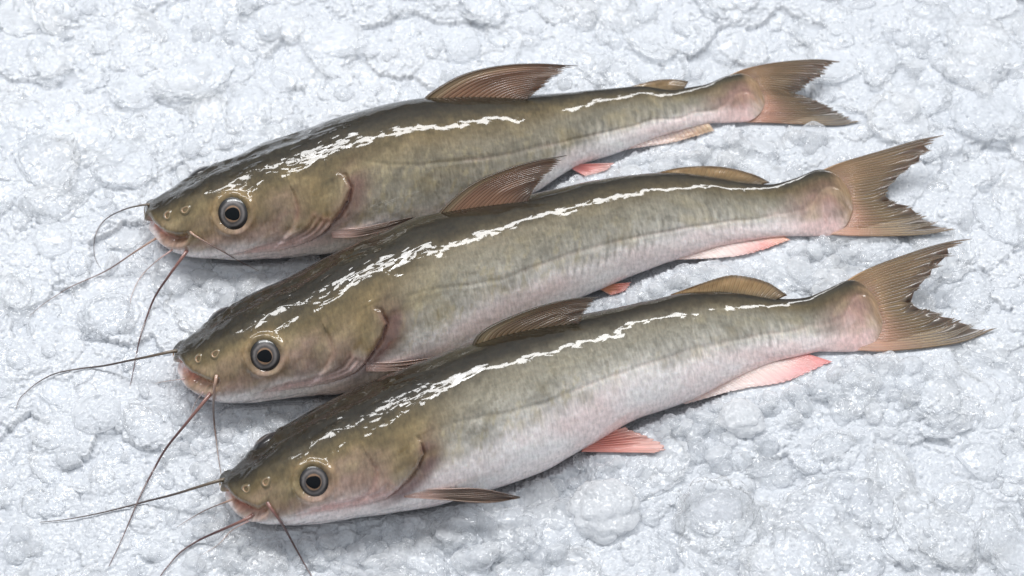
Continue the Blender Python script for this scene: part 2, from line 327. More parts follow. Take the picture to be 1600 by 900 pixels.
# ------------------------------------------------------------------ fish data (outlines traced in the photograph; everything below gives them real depth)
FISH = [
 dict(snout=(227, 333),
  top=[(230, 319), (249, 306), (298, 275), (329, 260), (378, 241), (400, 231), (475, 204), (551, 177), (627, 158), (700, 152), (765, 150), (831, 148), (929, 140.5), (1000, 134.5), (1059, 140), (1100, 133), (1134, 119), (1162, 112), (1185, 110)],
  bot=[(231, 349), (242, 364), (261, 386), (287, 396), (321, 401), (378, 402), (480, 397), (540, 391), (645, 365), (740, 335), (831, 302), (900, 261), (975, 235), (1025, 216), (1103, 194), (1140, 192), (1170, 191), (1192, 189)],
  end=(1195, 150), eye=(364, 334), far_eye=(313, 268), eye_r=27.5, nostrils=[(262, 336), (290, 328)],
  mouth=[(229, 349), (239, 357), (256, 370), (280, 376), (299, 366)],
  gill=[(519, 268), (543, 278), (549, 297), (540, 322), (523, 345), (496, 370), (440, 390), (360, 398)],
  pre=[(457, 300), (465, 325), (458, 352), (440, 375)],
  lateral=[(560, 250), (640, 258), (760, 247), (900, 217), (1000, 195), (1100, 172), (1180, 152)],
  dark=1.0, belly=0.80, bq=[.78, .70, .58, .60, .62, .66, .52, .30, .35], tailpink=0.9,
  dorsal=dict(base=[(655, 165), (735, 170), (822, 158)], tip=[(905, 103), (868, 122), (846, 140), (826, 153)], lead=[(655, 165), (672, 145), (721, 117), (778, 103), (840, 99), (905, 103)], red=0.9),
  adipose=dict(base=[(975, 142), (1020, 148), (1064, 146)], top=[(975, 138), (1000, 131), (1025, 125), (1053, 123.5), (1076, 127)]),
  caudal=dict(base=[(1140, 117), (1168, 128), (1180, 150), (1176, 172), (1160, 191)], tips=[(1313, 96), (1287, 118), (1250, 143), (1243, 147), (1262, 152), (1300, 168), (1341, 192)],
              up=[(1140, 117), (1166, 107), (1212, 98), (1275, 93), (1313, 96)], low=[(1160, 191), (1197, 193), (1244, 195.5), (1303, 198), (1341, 192)], gaps=0.25, grey=0.8),
  anal=dict(base=[(955, 232), (1030, 208), (1103, 188)], edge=[(960, 238), (1000, 231), (1056, 222), (1117, 204)], tint=(226, 186, 158), tip=(240, 205, 170), alpha=0.75),
  pelvic=dict(base=[(885, 258), (900, 268)], edge=[(960, 255), (952, 266), (915, 277)], tint=(226, 150, 146), tip=(236, 180, 172)),
  pectoral=dict(base=[(517, 358), (519, 372)], up=[(517, 358), (560, 356), (610, 346), (650, 338)], low=[(519, 372), (560, 370), (610, 358), (650, 338)], dark=0.8),
  barbels=[([(234, 318), (196, 326.6), (166, 342), (151, 362), (146.6, 385), (149, 404), (157, 419)], 2.6, 0.012, 'dark'),
           ([(246, 371), (211.6, 393), (166, 423), (113, 447), (89, 461), (64, 478), (45, 495)], 2.7, 0.008, 'pale'),
           ([(270, 390), (242, 410), (219, 434), (206, 461), (203, 480)], 2.4, 0.006, 'pink'),
           ([(293, 391), (264.5, 430), (242, 464), (227, 502), (217, 535), (206, 591), (203, 602)], 4.2, 0.008, 'brown'),
           ([(296, 363), (321, 378), (348, 393), (370, 406), (404, 423)], 2.6, 0.02, 'pale')]),
 dict(snout=(272, 553),
  top=[(279, 539), (295, 526), (329, 500), (359, 481), (415, 451), (450, 437), (525, 396), (601, 362), (658, 339), (740, 322), (828, 305), (903, 288), (1000, 272), (1040, 270), (1110, 276), (1169, 286), (1214, 286), (1241, 279), (1279, 265), (1302, 259), (1320, 262)],
  bot=[(276, 568), (282, 583), (298, 607), (321, 619), (340, 625), (453, 618), (560, 605), (660, 580), (760, 530), (850, 490), (922, 458), (1007, 423), (1063, 404), (1139, 383), (1200, 372), (1271, 369), (1300, 368), (1322, 364)],
  end=(1332, 315), eye=(414.5, 556), far_eye=(343, 491), eye_r=27.5, nostrils=[(310, 561), (337, 553)],
  mouth=[(277, 569), (287, 581), (305, 594), (330, 604), (345, 590)],
  gill=[(573, 478), (600, 492), (604, 512), (590, 540), (572, 565), (545, 588), (490, 604), (400, 616)],
  pre=[(510, 520), (520, 545), (512, 570), (495, 590)],
  lateral=[(620, 465), (700, 450), (780, 437), (880, 400), (1000, 370), (1120, 350), (1220, 333), (1320, 305)],
  dark=0.55, belly=0.66, bq=[.78, .64, .50, .54, .55, .42, .38, .34, .42], tailpink=0.8,
  dorsal=dict(base=[(672, 350), (735, 332), (826, 313)], tip=[(887, 242), (862, 268), (840, 290), (829, 305)], lead=[(672, 350), (696, 321), (737, 287), (790, 264), (840, 250), (887, 242)], red=1.0),
  adipose=dict(base=[(1025, 276), (1100, 286), (1180, 292)], top=[(1025, 270), (1060, 262), (1101, 259), (1139, 262), (1177, 272), (1203, 285)]),
  caudal=dict(base=[(1275, 270), (1305, 283), (1320, 310), (1318, 340), (1296, 367)], tips=[(1476, 208), (1450, 245), (1410, 275), (1385, 303), (1420, 322), (1455, 343), (1487, 360)],
              up=[(1275, 270), (1313, 254), (1384, 233), (1435, 217), (1476, 208)], low=[(1296, 367), (1328, 369.5), (1380, 370.5), (1440, 368), (1487, 360)], gaps=0.8, grey=0.35),
  anal=dict(base=[(1040, 408), (1130, 378), (1215, 365)], edge=[(1060, 407), (1131, 405), (1180, 396), (1234, 376)], tint=(222, 130, 122), tip=(236, 178, 150), alpha=0.9),
  pelvic=dict(base=[(930, 448), (945, 456)], edge=[(988, 440), (978, 454), (955, 462)], tint=(222, 160, 130), tip=(235, 150, 140)),
  pectoral=dict(base=[(570, 566), (572, 580)], up=[(570, 566), (610, 566), (650, 562), (690, 556)], low=[(572, 580), (610, 580), (650, 574), (690, 556)], dark=0.55),
  barbels=[([(276, 547), (242, 555), (204, 563), (162, 571.5), (125, 576), (87, 583.5), (60, 597), (41.5, 612), (30, 624), (25, 640)], 3.9, 0.012, 'dark'),
           ([(330, 614), (294, 658), (260, 700), (238, 738), (219, 775), (200, 820), (186, 852), (170, 885)], 4.4, 0.008, 'brown'),
           ([(338, 586), (334, 618), (334, 652), (338, 689), (342, 720), (347, 750)], 4.0, 0.016, 'pale'),
           ([(288, 592), (264, 595), (242, 599)], 1.6, 0.008, 'pink'),
           ([(318, 612), (305, 630), (298, 652)], 2.2, 0.008, 'pink')]),
 dict(snout=(345, 757),
  top=[(349, 742), (362, 733), (396, 700), (427, 677), (502, 635), (578, 598), (672, 560), (725, 540), (800, 517), (913, 491), (978, 478), (1053, 461), (1110, 456), (1160, 459), (1211, 466), (1264, 463), (1287, 454), (1321, 438), (1345, 430), (1365, 432)],
  bot=[(350, 771), (357, 781), (372, 799), (390, 810), (427, 817), (500, 813), (587, 800), (689, 783), (764, 762), (840, 736), (920, 695), (999, 652), (1075, 627), (1151, 590), (1227, 561), (1272, 550.5), (1310, 550), (1340, 549), (1368, 543)],
  end=(1378, 486), eye=(490, 752.5), far_eye=(411, 687), eye_r=27.5, nostrils=[(385, 764), (416, 753)],
  mouth=[(351, 772), (362, 783), (380, 795), (402, 803), (424, 790)],
  gill=[(640, 677), (658, 692), (662, 712), (648, 738), (626, 760), (600, 778), (540, 795), (450, 808)],
  pre=[(575, 715), (588, 735), (583, 760), (565, 780)],
  lateral=[(690, 665), (760, 650), (840, 635), (930, 597), (1040, 560), (1140, 535), (1250, 512), (1372, 480)],
  dark=0.35, belly=0.56, bq=[.78, .62, .46, .48, .40, .28, .16, .30, .42], tailpink=0.7,
  dorsal=dict(base=[(728, 560), (800, 542), (906, 518)], tip=[(936, 463), (925, 478), (913, 492), (905, 508)], lead=[(728, 560), (751, 519), (811, 489), (860, 473), (900, 465), (936, 463)], red=0.25),
  adipose=dict(base=[(1048, 466), (1130, 470), (1205, 472)], top=[(1048, 460), (1090, 444), (1132, 431), (1162, 431), (1200, 441), (1230, 461)]),
  caudal=dict(base=[(1312, 446), (1346, 458), (1366, 486), (1364, 516), (1338, 548)], tips=[(1520, 370), (1480, 410), (1440, 445), (1426, 474), (1465, 485), (1510, 500), (1553, 513)],
              up=[(1312, 446), (1340, 427), (1378, 410), (1453, 384), (1490, 374), (1520, 370)], low=[(1338, 548), (1380, 549), (1440, 544), (1500, 534), (1553, 513)], gaps=1.0, grey=0.45),
  anal=dict(base=[(1055, 628), (1160, 580), (1262, 553)], edge=[(1068, 633), (1151, 611), (1227, 598), (1299, 566)], tint=(226, 142, 140), tip=(226, 126, 122), alpha=0.9),
  pelvic=dict(base=[(922, 684), (908, 706)], edge=[(978, 667), (1010, 680), (1045, 700), (1024, 709)], tint=(222, 146, 134), tip=(232, 172, 160)),
  pectoral=dict(base=[(628, 764), (632, 777)], up=[(628, 764), (690, 763), (750, 763), (815, 777)], low=[(632, 777), (689, 781), (760, 786), (815, 777)], dark=0.9),
  barbels=[([(350, 748), (306, 762), (268, 773.5), (230, 783), (200, 791), (150, 803), (100, 812), (62, 816)], 4.0, 0.012, 'dark'),
           ([(362, 781), (328, 794), (302, 807.5), (277, 823)], 2.4, 0.01, 'pale'),
           ([(395, 807), (351, 826), (313, 843), (283, 862), (262, 885), (251, 900), (238, 928)], 4.2, 0.008, 'brown'),
           ([(417, 786), (442, 821), (461, 855), (480, 889), (487, 901), (499, 928)], 4.0, 0.02, 'brown'),
           ([(392, 812), (362, 829), (342, 850), (317, 866)], 2.2, 0.006, 'pink')]),
]

# ------------------------------------------------------------------ fish builder
NU, NT = 760, 300
UNDER = []                                            # points the ice has to stay below

def body_frame(f):
    S = np.array(f['snout'], float); E = np.array(f['end'], float)
    d = (E - S); Lp = np.linalg.norm(d); d /= Lp; n = np.array([-d[1], d[0]])
    k = np.linspace(0, 1, NU); u = Lp * (0.5 * k ** 2 + 0.5 * k) * 1.0
    u = Lp * (k ** 1.6)
    def prof(pts):
        p = np.vstack([[S], np.array(pts, float)]) - S
        uu = p @ d; vv = p @ n
        o = np.argsort(uu); uu = np.maximum.accumulate(uu[o] + np.arange(len(o)) * 1e-4); vv = vv[o]; uu[0] = 0
        return pchip(np.sqrt(uu), vv, np.sqrt(u))
    vt, vb = prof(f['top']), prof(f['bot'])
    s = u / Lp
    close = np.sqrt(np.clip(1 - ((s - 0.955) / 0.045).clip(0, 1) ** 2, 0, 1))
    mid = 0.5 * (vt + vb); half = 0.5 * (vb - vt) * close
    rho = np.radians(np.interp(s, [0, 0.25, 0.55, 0.85, 1.0], [36, 36, 42, 58, 62]))
    wr = pchip([0, 0.05, 0.16, 0.28, 0.45, 0.65, 0.82, 0.93, 1.0], [1.35, 1.25, 1.08, 0.95, 0.80, 0.66, 0.44, 0.15, 0.022], s)
    px = S + d * u[:, None] + n * mid[:, None]
    A = at_z(E[None], np.array([0.012]))[0] - at_z(S[None], np.array([0.012]))[0]; A[2] = 0; A /= np.linalg.norm(A)
    K = np.array([-A[1], A[0], 0.0])
    Z = np.array([0, 0, 1.0])
    U = np.cos(rho)[:, None] * Z + np.sin(rho)[:, None] * K
    N = -np.cos(rho)[:, None] * K + np.sin(rho)[:, None] * Z
    zc = np.full(NU, 0.015)
    for it in range(4):
        P = at_z(px, zc)
        V = CAM - P; V /= np.linalg.norm(V, axis=1)[:, None]
        a = (V * U).sum(1); b = (V * N).sum(1); q = np.hypot(a, b); a /= q; b /= q
        e = b[:, None] * U - a[:, None] * N
        pj = (project(P + e * 0.001) - project(P)) @ n / 0.001
        h = half / np.abs(pj) / np.sqrt(b ** 2 + (wr * a) ** 2)
        w = h * wr
        ext = np.sqrt((h * U[:, 2]) ** 2 + (w * N[:, 2]) ** 2)
        i0 = np.searchsorted(s, 0.17); zz = ext * 0.64
        zz = np.where(s < 0.17, zz[i0] * (0.80 + 0.20 * sstep(0, 0.17, s)), zz)
        zz = np.maximum(zz, 0.0085)
        ker = np.ones(41) / 41; zc = np.convolve(np.pad(zz, 20, mode='edge'), ker, 'valid')
    return dict(S=S, d=d, n=n, u=u, s=s, P=at_z(px, zc), U=U, N=N, A=A, K=K, rho=rho, h=h, w=w, Lp=Lp)

def build_fish(f, idx, label):
    B = body_frame(f); s = B['s']; h, w = B['h'], B['w']
    Lm = np.linalg.norm(B['P'][-1] - B['P'][0])
    th = np.linspace(0, 2 * np.pi, NT, endpoint=False)
    # denser where the near flank shows
    c, sn = np.cos(th), np.sin(th)
    pw = 2 / 2.25
    cy = np.sign(c) * np.abs(c) ** pw; cx = np.sign(sn) * np.abs(sn) ** pw
    egg = 1 - 0.10 * c
    V = B['P'][:, None] + (h[:, None] * cy)[..., None] * B['U'][:, None] + (w[:, None] * cx * egg)[..., None] * B['N'][:, None]
    tt = np.minimum(th, 2 * np.pi - th) / np.pi                       # 0 back, 1 belly
    half_per = np.pi * np.sqrt((h ** 2 + w ** 2) / 2)
    um = np.broadcast_to((s * Lm)[:, None], (NU, NT)); vm = half_per[:, None] * tt[None]
    T = np.broadcast_to(tt, (NU, NT)); Sg = np.broadcast_to(s[:, None], (NU, NT))
    def normals(V):
        du = np.gradient(V, axis=0); dv = np.roll(V, -1, 1) - np.roll(V, 1, 1)
        n = np.cross(dv, du); n /= np.linalg.norm(n, axis=2)[..., None] + 1e-12
        return n
    Nn = normals(V)
    if ((Nn * (V - B['P'][:, None])).sum(2)).mean() < 0: Nn = -Nn
    near = th < np.pi
    pj = project(V); face = ((CAM - V) * Nn).sum(2) > 0
    def look(p):                                                      # pixel -> (row, column) on the facing flank
        q = np.where(face & near[None], np.hypot(pj[..., 0] - p[0], pj[..., 1] - p[1]), 1e9)
        return np.unravel_index(np.argmin(q), q.shape)
    def trace(pts):
        r = [look(p) for p in catmull(pts, 14)]
        return [(um[i, j], vm[i, j]) for i, j in r]
    sd = 100 * idx
    # ---- relief
    disp = np.zeros((NU, NT))
    g, gp, gs = seg_dist(um, vm, trace(f['gill'])); behind = gs > 0
    g = np.abs(g + 0.0011 * fbm(um / 0.006, vm / 0.006, sd + 18, 3)); gm = sstep(0, 0.16, gp)
    fade = np.exp(-g / 0.010)
    disp += np.where(behind, -0.0016 * np.exp(-g / 0.007), 0.0013 * np.exp(-g / 0.006)) * (0.35 + 0.65 * (1 - sstep(0.55, 0.95, gp)))
    disp *= gm; disp -= 0.0017 * np.exp(-(g / 0.0012) ** 2) * gm * (1 - 0.6 * sstep(0.5, 0.8, gp))
    p, pp, ps = seg_dist(um, vm, trace(f['pre']))
    disp += 0.0007 * np.exp(-p / 0.004) * np.tanh(p / 0.0015) * ps - 0.0006 * np.exp(-(p / 0.0012) ** 2)
    ga_, pa_ = trace(f['gill']), trace(f['pre'])
    oc = 0.55 * np.array(ga_[5]) + 0.45 * np.array(pa_[6]); disp += 0.0018 * np.exp(-(((um - oc[0]) / 0.010) ** 2 + ((vm - oc[1]) / 0.013) ** 2))
    folds = []
    for k in range(1, 4):                                             # folds under the gill cover
        q = [((1 - 0.17 * k) * x + 0.17 * k * a, (1 - 0.17 * k) * y + 0.17 * k * b)
             for (x, y), (a, b) in zip(trace(f['gill'])[5:], trace(f['pre'])[5:])]
        fd, fp, fs = seg_dist(um, vm, q); folds.append(fd)
        disp -= 0.0007 * np.exp(-(fd / 0.0010) ** 2)
    m, mp, ms = seg_dist(um, vm, trace(f['mouth'])); mfr = 1 - sstep(0.8, 1.0, mp)
    disp -= 0.0030 * np.exp(-(m / 0.0016) ** 2) * mfr
    disp += 0.0010 * np.exp(-((m - 0.0036) / 0.0018) ** 2) * mfr
    l, lp, ls = seg_dist(um, vm, trace(f['lateral']))
    disp -= 0.00035 * np.exp(-(l / 0.0007) ** 2) * sstep(0, 0.04, lp)
    ei, ej = look(f['eye']); epos = V[ei, ej].copy(); R = f['eye_r'] * ((epos - CAM) @ FWD) / FPX
    qf = np.where((~near)[None] & (T > 0.12), np.hypot(pj[..., 0] - f['far_eye'][0], pj[..., 1] - f['far_eye'][1]), 1e9); fi, fj = np.unravel_index(np.argmin(qf), qf.shape)
    for pos in (epos, V[fi, fj]):
        ed = np.linalg.norm(V - pos, axis=2)
        disp += (0.0012 if pos is epos else 0.0003) * np.exp(-((ed - 1.12 * R) / (0.20 * R)) ** 2) - 0.0015 * sstep(1.0 * R, 0.6 * R, ed)
    ed = np.linalg.norm(V - epos, axis=2)
    # skull: shallow groove along the crown, brow ridge, cheek hollows
    hd = 1 - sstep(0.20, 0.30, Sg)
    disp -= 0.0012 * hd * np.exp(-(vm / 0.004) ** 2) * sstep(0.02, 0.08, Sg)
    disp += 0.0008 * hd * np.exp(-((vm - 0.016) / 0.006) ** 2) * sstep(0.03, 0.09, Sg)
    disp += 0.0010 * fbm(um / 0.022, vm / 0.016, sd + 1, 3) * sstep(0.01, 0.08, Sg) * (0.5 + 0.5 * hd)
    n1_ = np.clip(0.5 + fbm(um / 0.03, vm / 0.01, sd + 16, 3), 0, 1.2)
    # muscle blocks along the flank: soft chevrons
    chev = um + 0.35 * np.abs(vm - 0.5 * half_per[:, None])
    blk = np.sin(chev / 0.0042 * 2 * np.pi + 2 * fbm(um / 0.02, vm / 0.01, sd + 3, 2))
    disp += 0.000005 * blk * (0.4 + n1_) * sstep(0.30, 0.4, Sg)
    V = V + disp[..., None] * Nn
    # ---- colour (albedo of the skin only)
    n1 = fbm(um / 0.020, vm / 0.012, sd + 5, 4); n2 = fbm(um / 0.005, vm / 0.004, sd + 6, 4); n3 = fbm((um + 0.6 * vm) / 0.0016, (vm - 0.3 * um) / 0.007, sd + 7, 3)
    n4 = fbm(um / 0.0022, vm / 0.0022, sd + 8, 3)
    bel = f['belly']
    # boundary between flank and belly, as a fraction of the half girth
    qb = np.interp(s, [0, 0.06, 0.14, 0.24, 0.30, 0.45, 0.65, 0.85, 1], f['bq'])
    eb = ((30 + np.degrees(B['rho']) + np.degrees(np.arcsin(qb))) / 180)[:, None]
    t = T + 0.030 * n1 + 0.018 * n2 + 0.012 * n3
    dk = f['dark']
    back = lin(42, 37, 28); olive = lin(99, 86, 59); gold = lin(146, 125, 87); grey = lin(164, 160, 146); silver = lin(214, 209, 200); white = lin(246, 240, 238); pink = lin(240, 210, 206)
    col = np.broadcast_to(back, (NU, NT, 3)).copy()
    col = mix(col, olive, sstep(0.10, 0.34, t))
    col = mix(col, gold, 0.65 * sstep(0.22, 0.40, t) * (1 - sstep(0.5, 0.8, Sg)) * (0.6 + 0.9 * np.clip(n1 + 0.3, 0, 1)))
    col = mix(col, grey, (0.85 - 0.25 * dk) * sstep(eb - 0.34, eb - 0.12, t) * sstep(0.27, 0.40, Sg))
    col = mix(col, silver, (0.9 - 0.5 * dk) * sstep(eb - 0.16, eb + 0.0, t) * sstep(0.27, 0.36, Sg))
    col = mix(col, white, sstep(eb - 0.05, eb + 0.07, t))
    wh = sstep(eb - 0.02, eb + 0.10, t)
    col = mix(col, pink, 0.55 * wh * np.clip(0.5 + 1.4 * fbm(um / 0.03, vm / 0.015, sd + 9, 3), 0, 1))
    # dark freckles low on the flank
    fr = sstep(0.12, 0.45, n4 + 0.4 * n2) * sstep(eb - 0.30, eb - 0.15, t) * (1 - sstep(eb - 0.05, eb + 0.03, t)) * sstep(0.28, 0.36, Sg)
    col = mix(col, lin(78, 73, 58), 0.40 * fr)
    fl = sstep(0.10, 0.40, fbm((um + 0.5 * vm) / 0.0024, vm / 0.0040, sd + 19, 3)) * sstep(0.32, 0.45, t) * (1 - wh) * sstep(0.27, 0.33, Sg) * (1 - sstep(0.55, 0.75, Sg))
    col = mix(col, lin(190, 176, 140), 0.45 * fl)
    # chevron streaks towards the tail
    st = np.clip(blk, 0, 1) * sstep(0.5, 0.62, Sg) * sstep(eb - 0.20, eb - 0.08, t) * (1 - sstep(eb + 0.04, eb + 0.12, t))
    col = mix(col, lin(104, 100, 92), 0.40 * st * np.clip(0.5 + 1.6 * fbm(um / 0.018, vm / 0.006, sd + 15, 3), 0, 1))
    col = mix(col, lin(214, 204, 184), 0.42 * np.clip(-blk, 0, 1) * sstep(0.3, 0.5, Sg) * sstep(0.40, eb - 0.05, t) * (1 - wh) * np.clip(0.4 + n1, 0, 1))
    # lateral line
    ll = np.exp(-(l / 0.0007) ** 2) * sstep(0, 0.05, lp)
    col = mix(col, np.where((Sg < 0.5)[..., None], lin(92, 80, 62), lin(205, 180, 168)), 0.30 * ll * np.clip(0.6 + n2, 0, 1))
    # head: brown cheek with pinkish cover, golden ring round the eye
    ck = (1 - sstep(0.22, 0.27, Sg)) * sstep(0.30, 0.42, t) * (1 - wh)
    col = mix(col, lin(156, 130, 118), 0.75 * ck * np.clip(0.6 + n1, 0, 1) * (0.5 + 0.5 * sstep(0.08, 0.16, Sg)))
    col = mix(col, lin(160, 132, 92), 0.40 * np.exp(-((ed - 1.2 * R) / (0.35 * R)) ** 2))
    col = mix(col, lin(60, 52, 38), 0.15 * (1 - sstep(0.0, 0.07, Sg)) * (1 - sstep(0.45, 0.62, t)))
    col = mix(col, lin(40, 35, 26), 0.6 * (1 - sstep(0.20, 0.30, Sg)) * (1 - sstep(0.10, 0.20, T + 0.03 * n1)))
    col = mix(col, lin(200, 166, 156), 0.45 * (1 - sstep(0.20, 0.26, Sg)) * np.exp(-((t - eb + 0.02) / 0.055) ** 2))
    gp2 = np.where(behind, np.exp(-g / 0.0045), np.exp(-g / 0.0022))
    gk = 1 - 0.8 * sstep(0.40, 0.75, gp)
    col = mix(col, lin(184, 140, 128), 0.6 * gp2 * gk * gm)
    col = mix(col, lin(112, 76, 72), 0.5 * gm * np.exp(-(g / 0.0013) ** 2) * (1 - 0.85 * sstep(0.35, 0.7, gp)))
    col = mix(col, lin(104, 68, 66), 0.85 * np.where(behind, np.exp(-((g - 0.004) / 0.005) ** 2), 0) * sstep(0.04, 0.16, gp) * (1 - sstep(0.36, 0.58, gp)) * (1.15 - 0.5 * dk))
    col = mix(col, lin(182, 132, 122), 0.35 * np.exp(-(p / 0.0013) ** 2) * np.sin(np.pi * np.clip(pp, 0, 1)))
    for q_, fd in enumerate(folds):
        col = mix(col, lin(214, 158, 148), 0.28 * np.exp(-((fd - 0.0012) / 0.0012) ** 2)); col = mix(col, lin(140, 92, 86), 0.18 * np.exp(-(fd / 0.0006) ** 2))
    col = mix(col, lin(190, 112, 92), 0.75 * np.exp(-(m / 0.0015) ** 2) * mfr * (1 - 0.6 * sstep(0.3, 0.8, mp)))
    col = mix(col, lin(222, 178, 152), 0.35 * np.exp(-((m - 0.0045) / 0.0022) ** 2) * mfr * (T > 0.5) * (ms != 0))
    # rosy flesh at the root of the tail
    tp = f['tailpink']
    pk = sstep(0.88, 0.965, Sg + 0.01 * n1 + 0.03 * (T - 0.5))
    pk = pk * (1 - 0.75 * sstep(0.968, 0.995, Sg + 0.006 * n2))
    col = mix(col, lin(206, 146, 138), 0.72 * tp * pk * sstep(0.2, 0.5, t))
    col = mix(col, lin(158, 128, 98), sstep(0.965, 0.995, Sg + 0.008 * n2))
    col = mix(col, lin(206, 186, 182), 0.5 * tp * sstep(0.82, 0.92, Sg) * sstep(0.40, 0.6, t) * np.clip(0.5 + 2 * n2, 0, 1))
    mot = (1 - wh) * (0.6 + 0.4 * sstep(0.2, 0.4, t))
    col = mix(col, lin(70, 64, 46), np.clip(0.7 * fbm(um / 0.016, vm / 0.009, sd + 12, 4), 0, 0.4) * mot)
    col = mix(col, lin(168, 152, 112), np.clip(0.7 * fbm(um / 0.012, vm / 0.007, sd + 13, 4), 0, 0.5) * mot * sstep(0.2, 0.4, t))
    col = col * (1 + (0.22 * n4 + 0.16 * n2) * (0.15 + 0.85 * (1 - wh)))[..., None]
    col = np.clip(col, 0.008, 0.92)
    wrk = np.clip(0.10 + 0.68 * (1 - sstep(0.26, 0.42, Sg)) * (0.5 + 0.5 * sstep(0.02, 0.12, Sg)) + 0.20 * n1 * (0.25 + 0.75 * (1 - sstep(0.3, 0.5, Sg))), 0.06, 1.0)
    loc = np.array([B['P'][NU // 2][0], B['P'][NU // 2][1], 0.0])
    root = thing('catfish', loc.tolist(), label, 'fish', 'catfish laid out on the ice')
    uv = np.stack([um, vm * np.where(near, 1, -1)[None]], -1).reshape(-1, 2)
    mesh_obj('body', V.reshape(-1, 3), [grid_faces(NU, NT, True), np.stack([np.full(NT - 2, (NU - 1) * NT), (NU - 1) * NT + np.arange(1, NT - 1), (NU - 1) * NT + np.arange(2, NT)], -1)],
             SKIN, root, np.concatenate([col, wrk[..., None]], -1).reshape(-1, 4), uv)
    UNDER.append((V[::3, ::2].reshape(-1, 3), False))
    # ---- eyes
    for ii, jj in ((ei, ej), (fi, fj)):
        pos = V[ii, jj]; nn = Nn[ii - 14:ii + 15, jj - 8:jj + 9].mean((0, 1)); nn /= np.linalg.norm(nn)
        build_eye(root, pos - nn * 0.0004, nn, B['A'], R)
    for q in f['nostrils']:
        i, j = look(q); build_nostril(root, V[i, j], Nn[i, j], B['A'], 0.0017)
    build_fins(f, B, root, sd)
    f['root'] = root; f['B'] = B
    def over(p):                                                      # height of the skin under a pixel, or None beside the fish
        i, j = look(p); return V[i, j, 2] if math.hypot(pj[i, j, 0] - p[0], pj[i, j, 1] - p[1]) < 3.5 else -1.0
    f['over'] = over
    f['look3'] = lambda p: V[look(p)]
    f['nout'] = lambda p: Nn[look(p)]
    return root

def build_eye(root, pos, n, ax, R):
    t1 = ax - n * (ax @ n); t1 /= np.linalg.norm(t1); t2 = np.cross(n, t1)
    nr, na = 56, 72
    r = np.linspace(0.0, 1.06, nr); a = np.linspace(0, 2 * np.pi, na, endpoint=False)
    hgt = 0.56 * np.sqrt(np.clip(1.14 - r ** 2, 0, None)) - 0.22 - 0.20 * sstep(0.98, 1.06, r)
    X = (r[:, None] * np.cos(a))[..., None] * t1 + (r[:, None] * np.sin(a))[..., None] * t2
    V = pos + R * (X + hgt[:, None, None] * n)
    rr = np.broadcast_to(r[:, None], (nr, na)); aa = np.broadcast_to(a, (nr, na))
    w = fbm(np.cos(aa) * 4 + rr * 2, np.sin(aa) * 4, 3, 3)
    w2 = fbm(aa * 9, rr * 2.5, 4, 3) * np.sin(aa / 2) ** 2; rw = rr + 0.018 * np.cos(2 * aa + 0.6) + 0.015 * w
    col = np.broadcast_to(lin(140, 110, 84), (nr, na, 3)).copy()
    col = mix(col, lin(74, 68, 66), sstep(0.44, 0.475, rw))
    col = mix(col, lin(128, 122, 120), 0.7 * sstep(0.52, 0.64, rw) * (1 - sstep(0.68, 0.80, rw)))
    col = mix(col, lin(30, 28, 29), sstep(0.62, 0.78, rw + 0.03 * w))
    col = mix(col, lin(34, 26, 20), sstep(0.94, 1.0, rr))
    col = col * (1 + 0.30 * w + 0.35 * w2 * sstep(0.42, 0.5, rr))[..., None]
    e = mesh_obj('eye', V.reshape(-1, 3), grid_faces(nr, na, True), EYEM, root, np.clip(col, 0.005, 0.9).reshape(-1, 3))
    r = np.linspace(0, 0.43, 16)
    hgt = 0.56 * np.sqrt(1.14 - r ** 2) - 0.22 + 0.010 - 0.03 * sstep(0.38, 0.43, r)
    wob = 1 + 0.05 * np.cos(2 * a + 0.6) + 0.035 * np.cos(3 * a + pos[0] * 300)
    X = (r[:, None] * wob * np.cos(a))[..., None] * t1 + (r[:, None] * wob * np.sin(a))[..., None] * t2
    V = pos + R * (X + hgt[:, None, None] * n)
    col = np.tile(lin(7, 11, 16), (16 * na, 1))
    mesh_obj('pupil', V.reshape(-1, 3), grid_faces(16, na, True), PUPIL, root, col).parent = e
    bpy.context.view_layer.update()
    pu = e.children[0]; pu.location = (0, 0, 0)

def build_nostril(root, pos, n, ax, R):
    t1 = ax - n * (ax @ n); t1 /= np.linalg.norm(t1); t2 = np.cross(n, t1)
    na, nb = 28, 12
    a = np.linspace(0, 2 * np.pi, na, endpoint=False)
    prof = np.array([(0.0, -0.55), (0.35, -0.5), (0.62, -0.15), (0.72, 0.25), (0.86, 0.42), (1.0, 0.36), (1.18, 0.12), (1.5, -0.12)])
    r = prof[:, 0] * R; z = prof[:, 1] * R * 0.6
    wob = 1 + 0.12 * np.sin(2 * a + pos[0] * 900) + 0.08 * np.sin(3 * a)
    X = ((r[:, None] * wob * np.cos(a) * 1.15))[..., None] * t1 + (r[:, None] * wob * np.sin(a))[..., None] * t2
    V = pos + X + z[:, None, None] * n
    cs = np.array([lin(60, 26, 20), lin(120, 60, 44), lin(170, 110, 84), lin(168, 134, 104), lin(150, 128, 98), lin(130, 112, 82), lin(104, 90, 62), lin(96, 84, 58)])
    mesh_obj('nostril', V.reshape(-1, 3), grid_faces(len(r), na, True), EYEM, root, np.repeat(cs, na, 0))

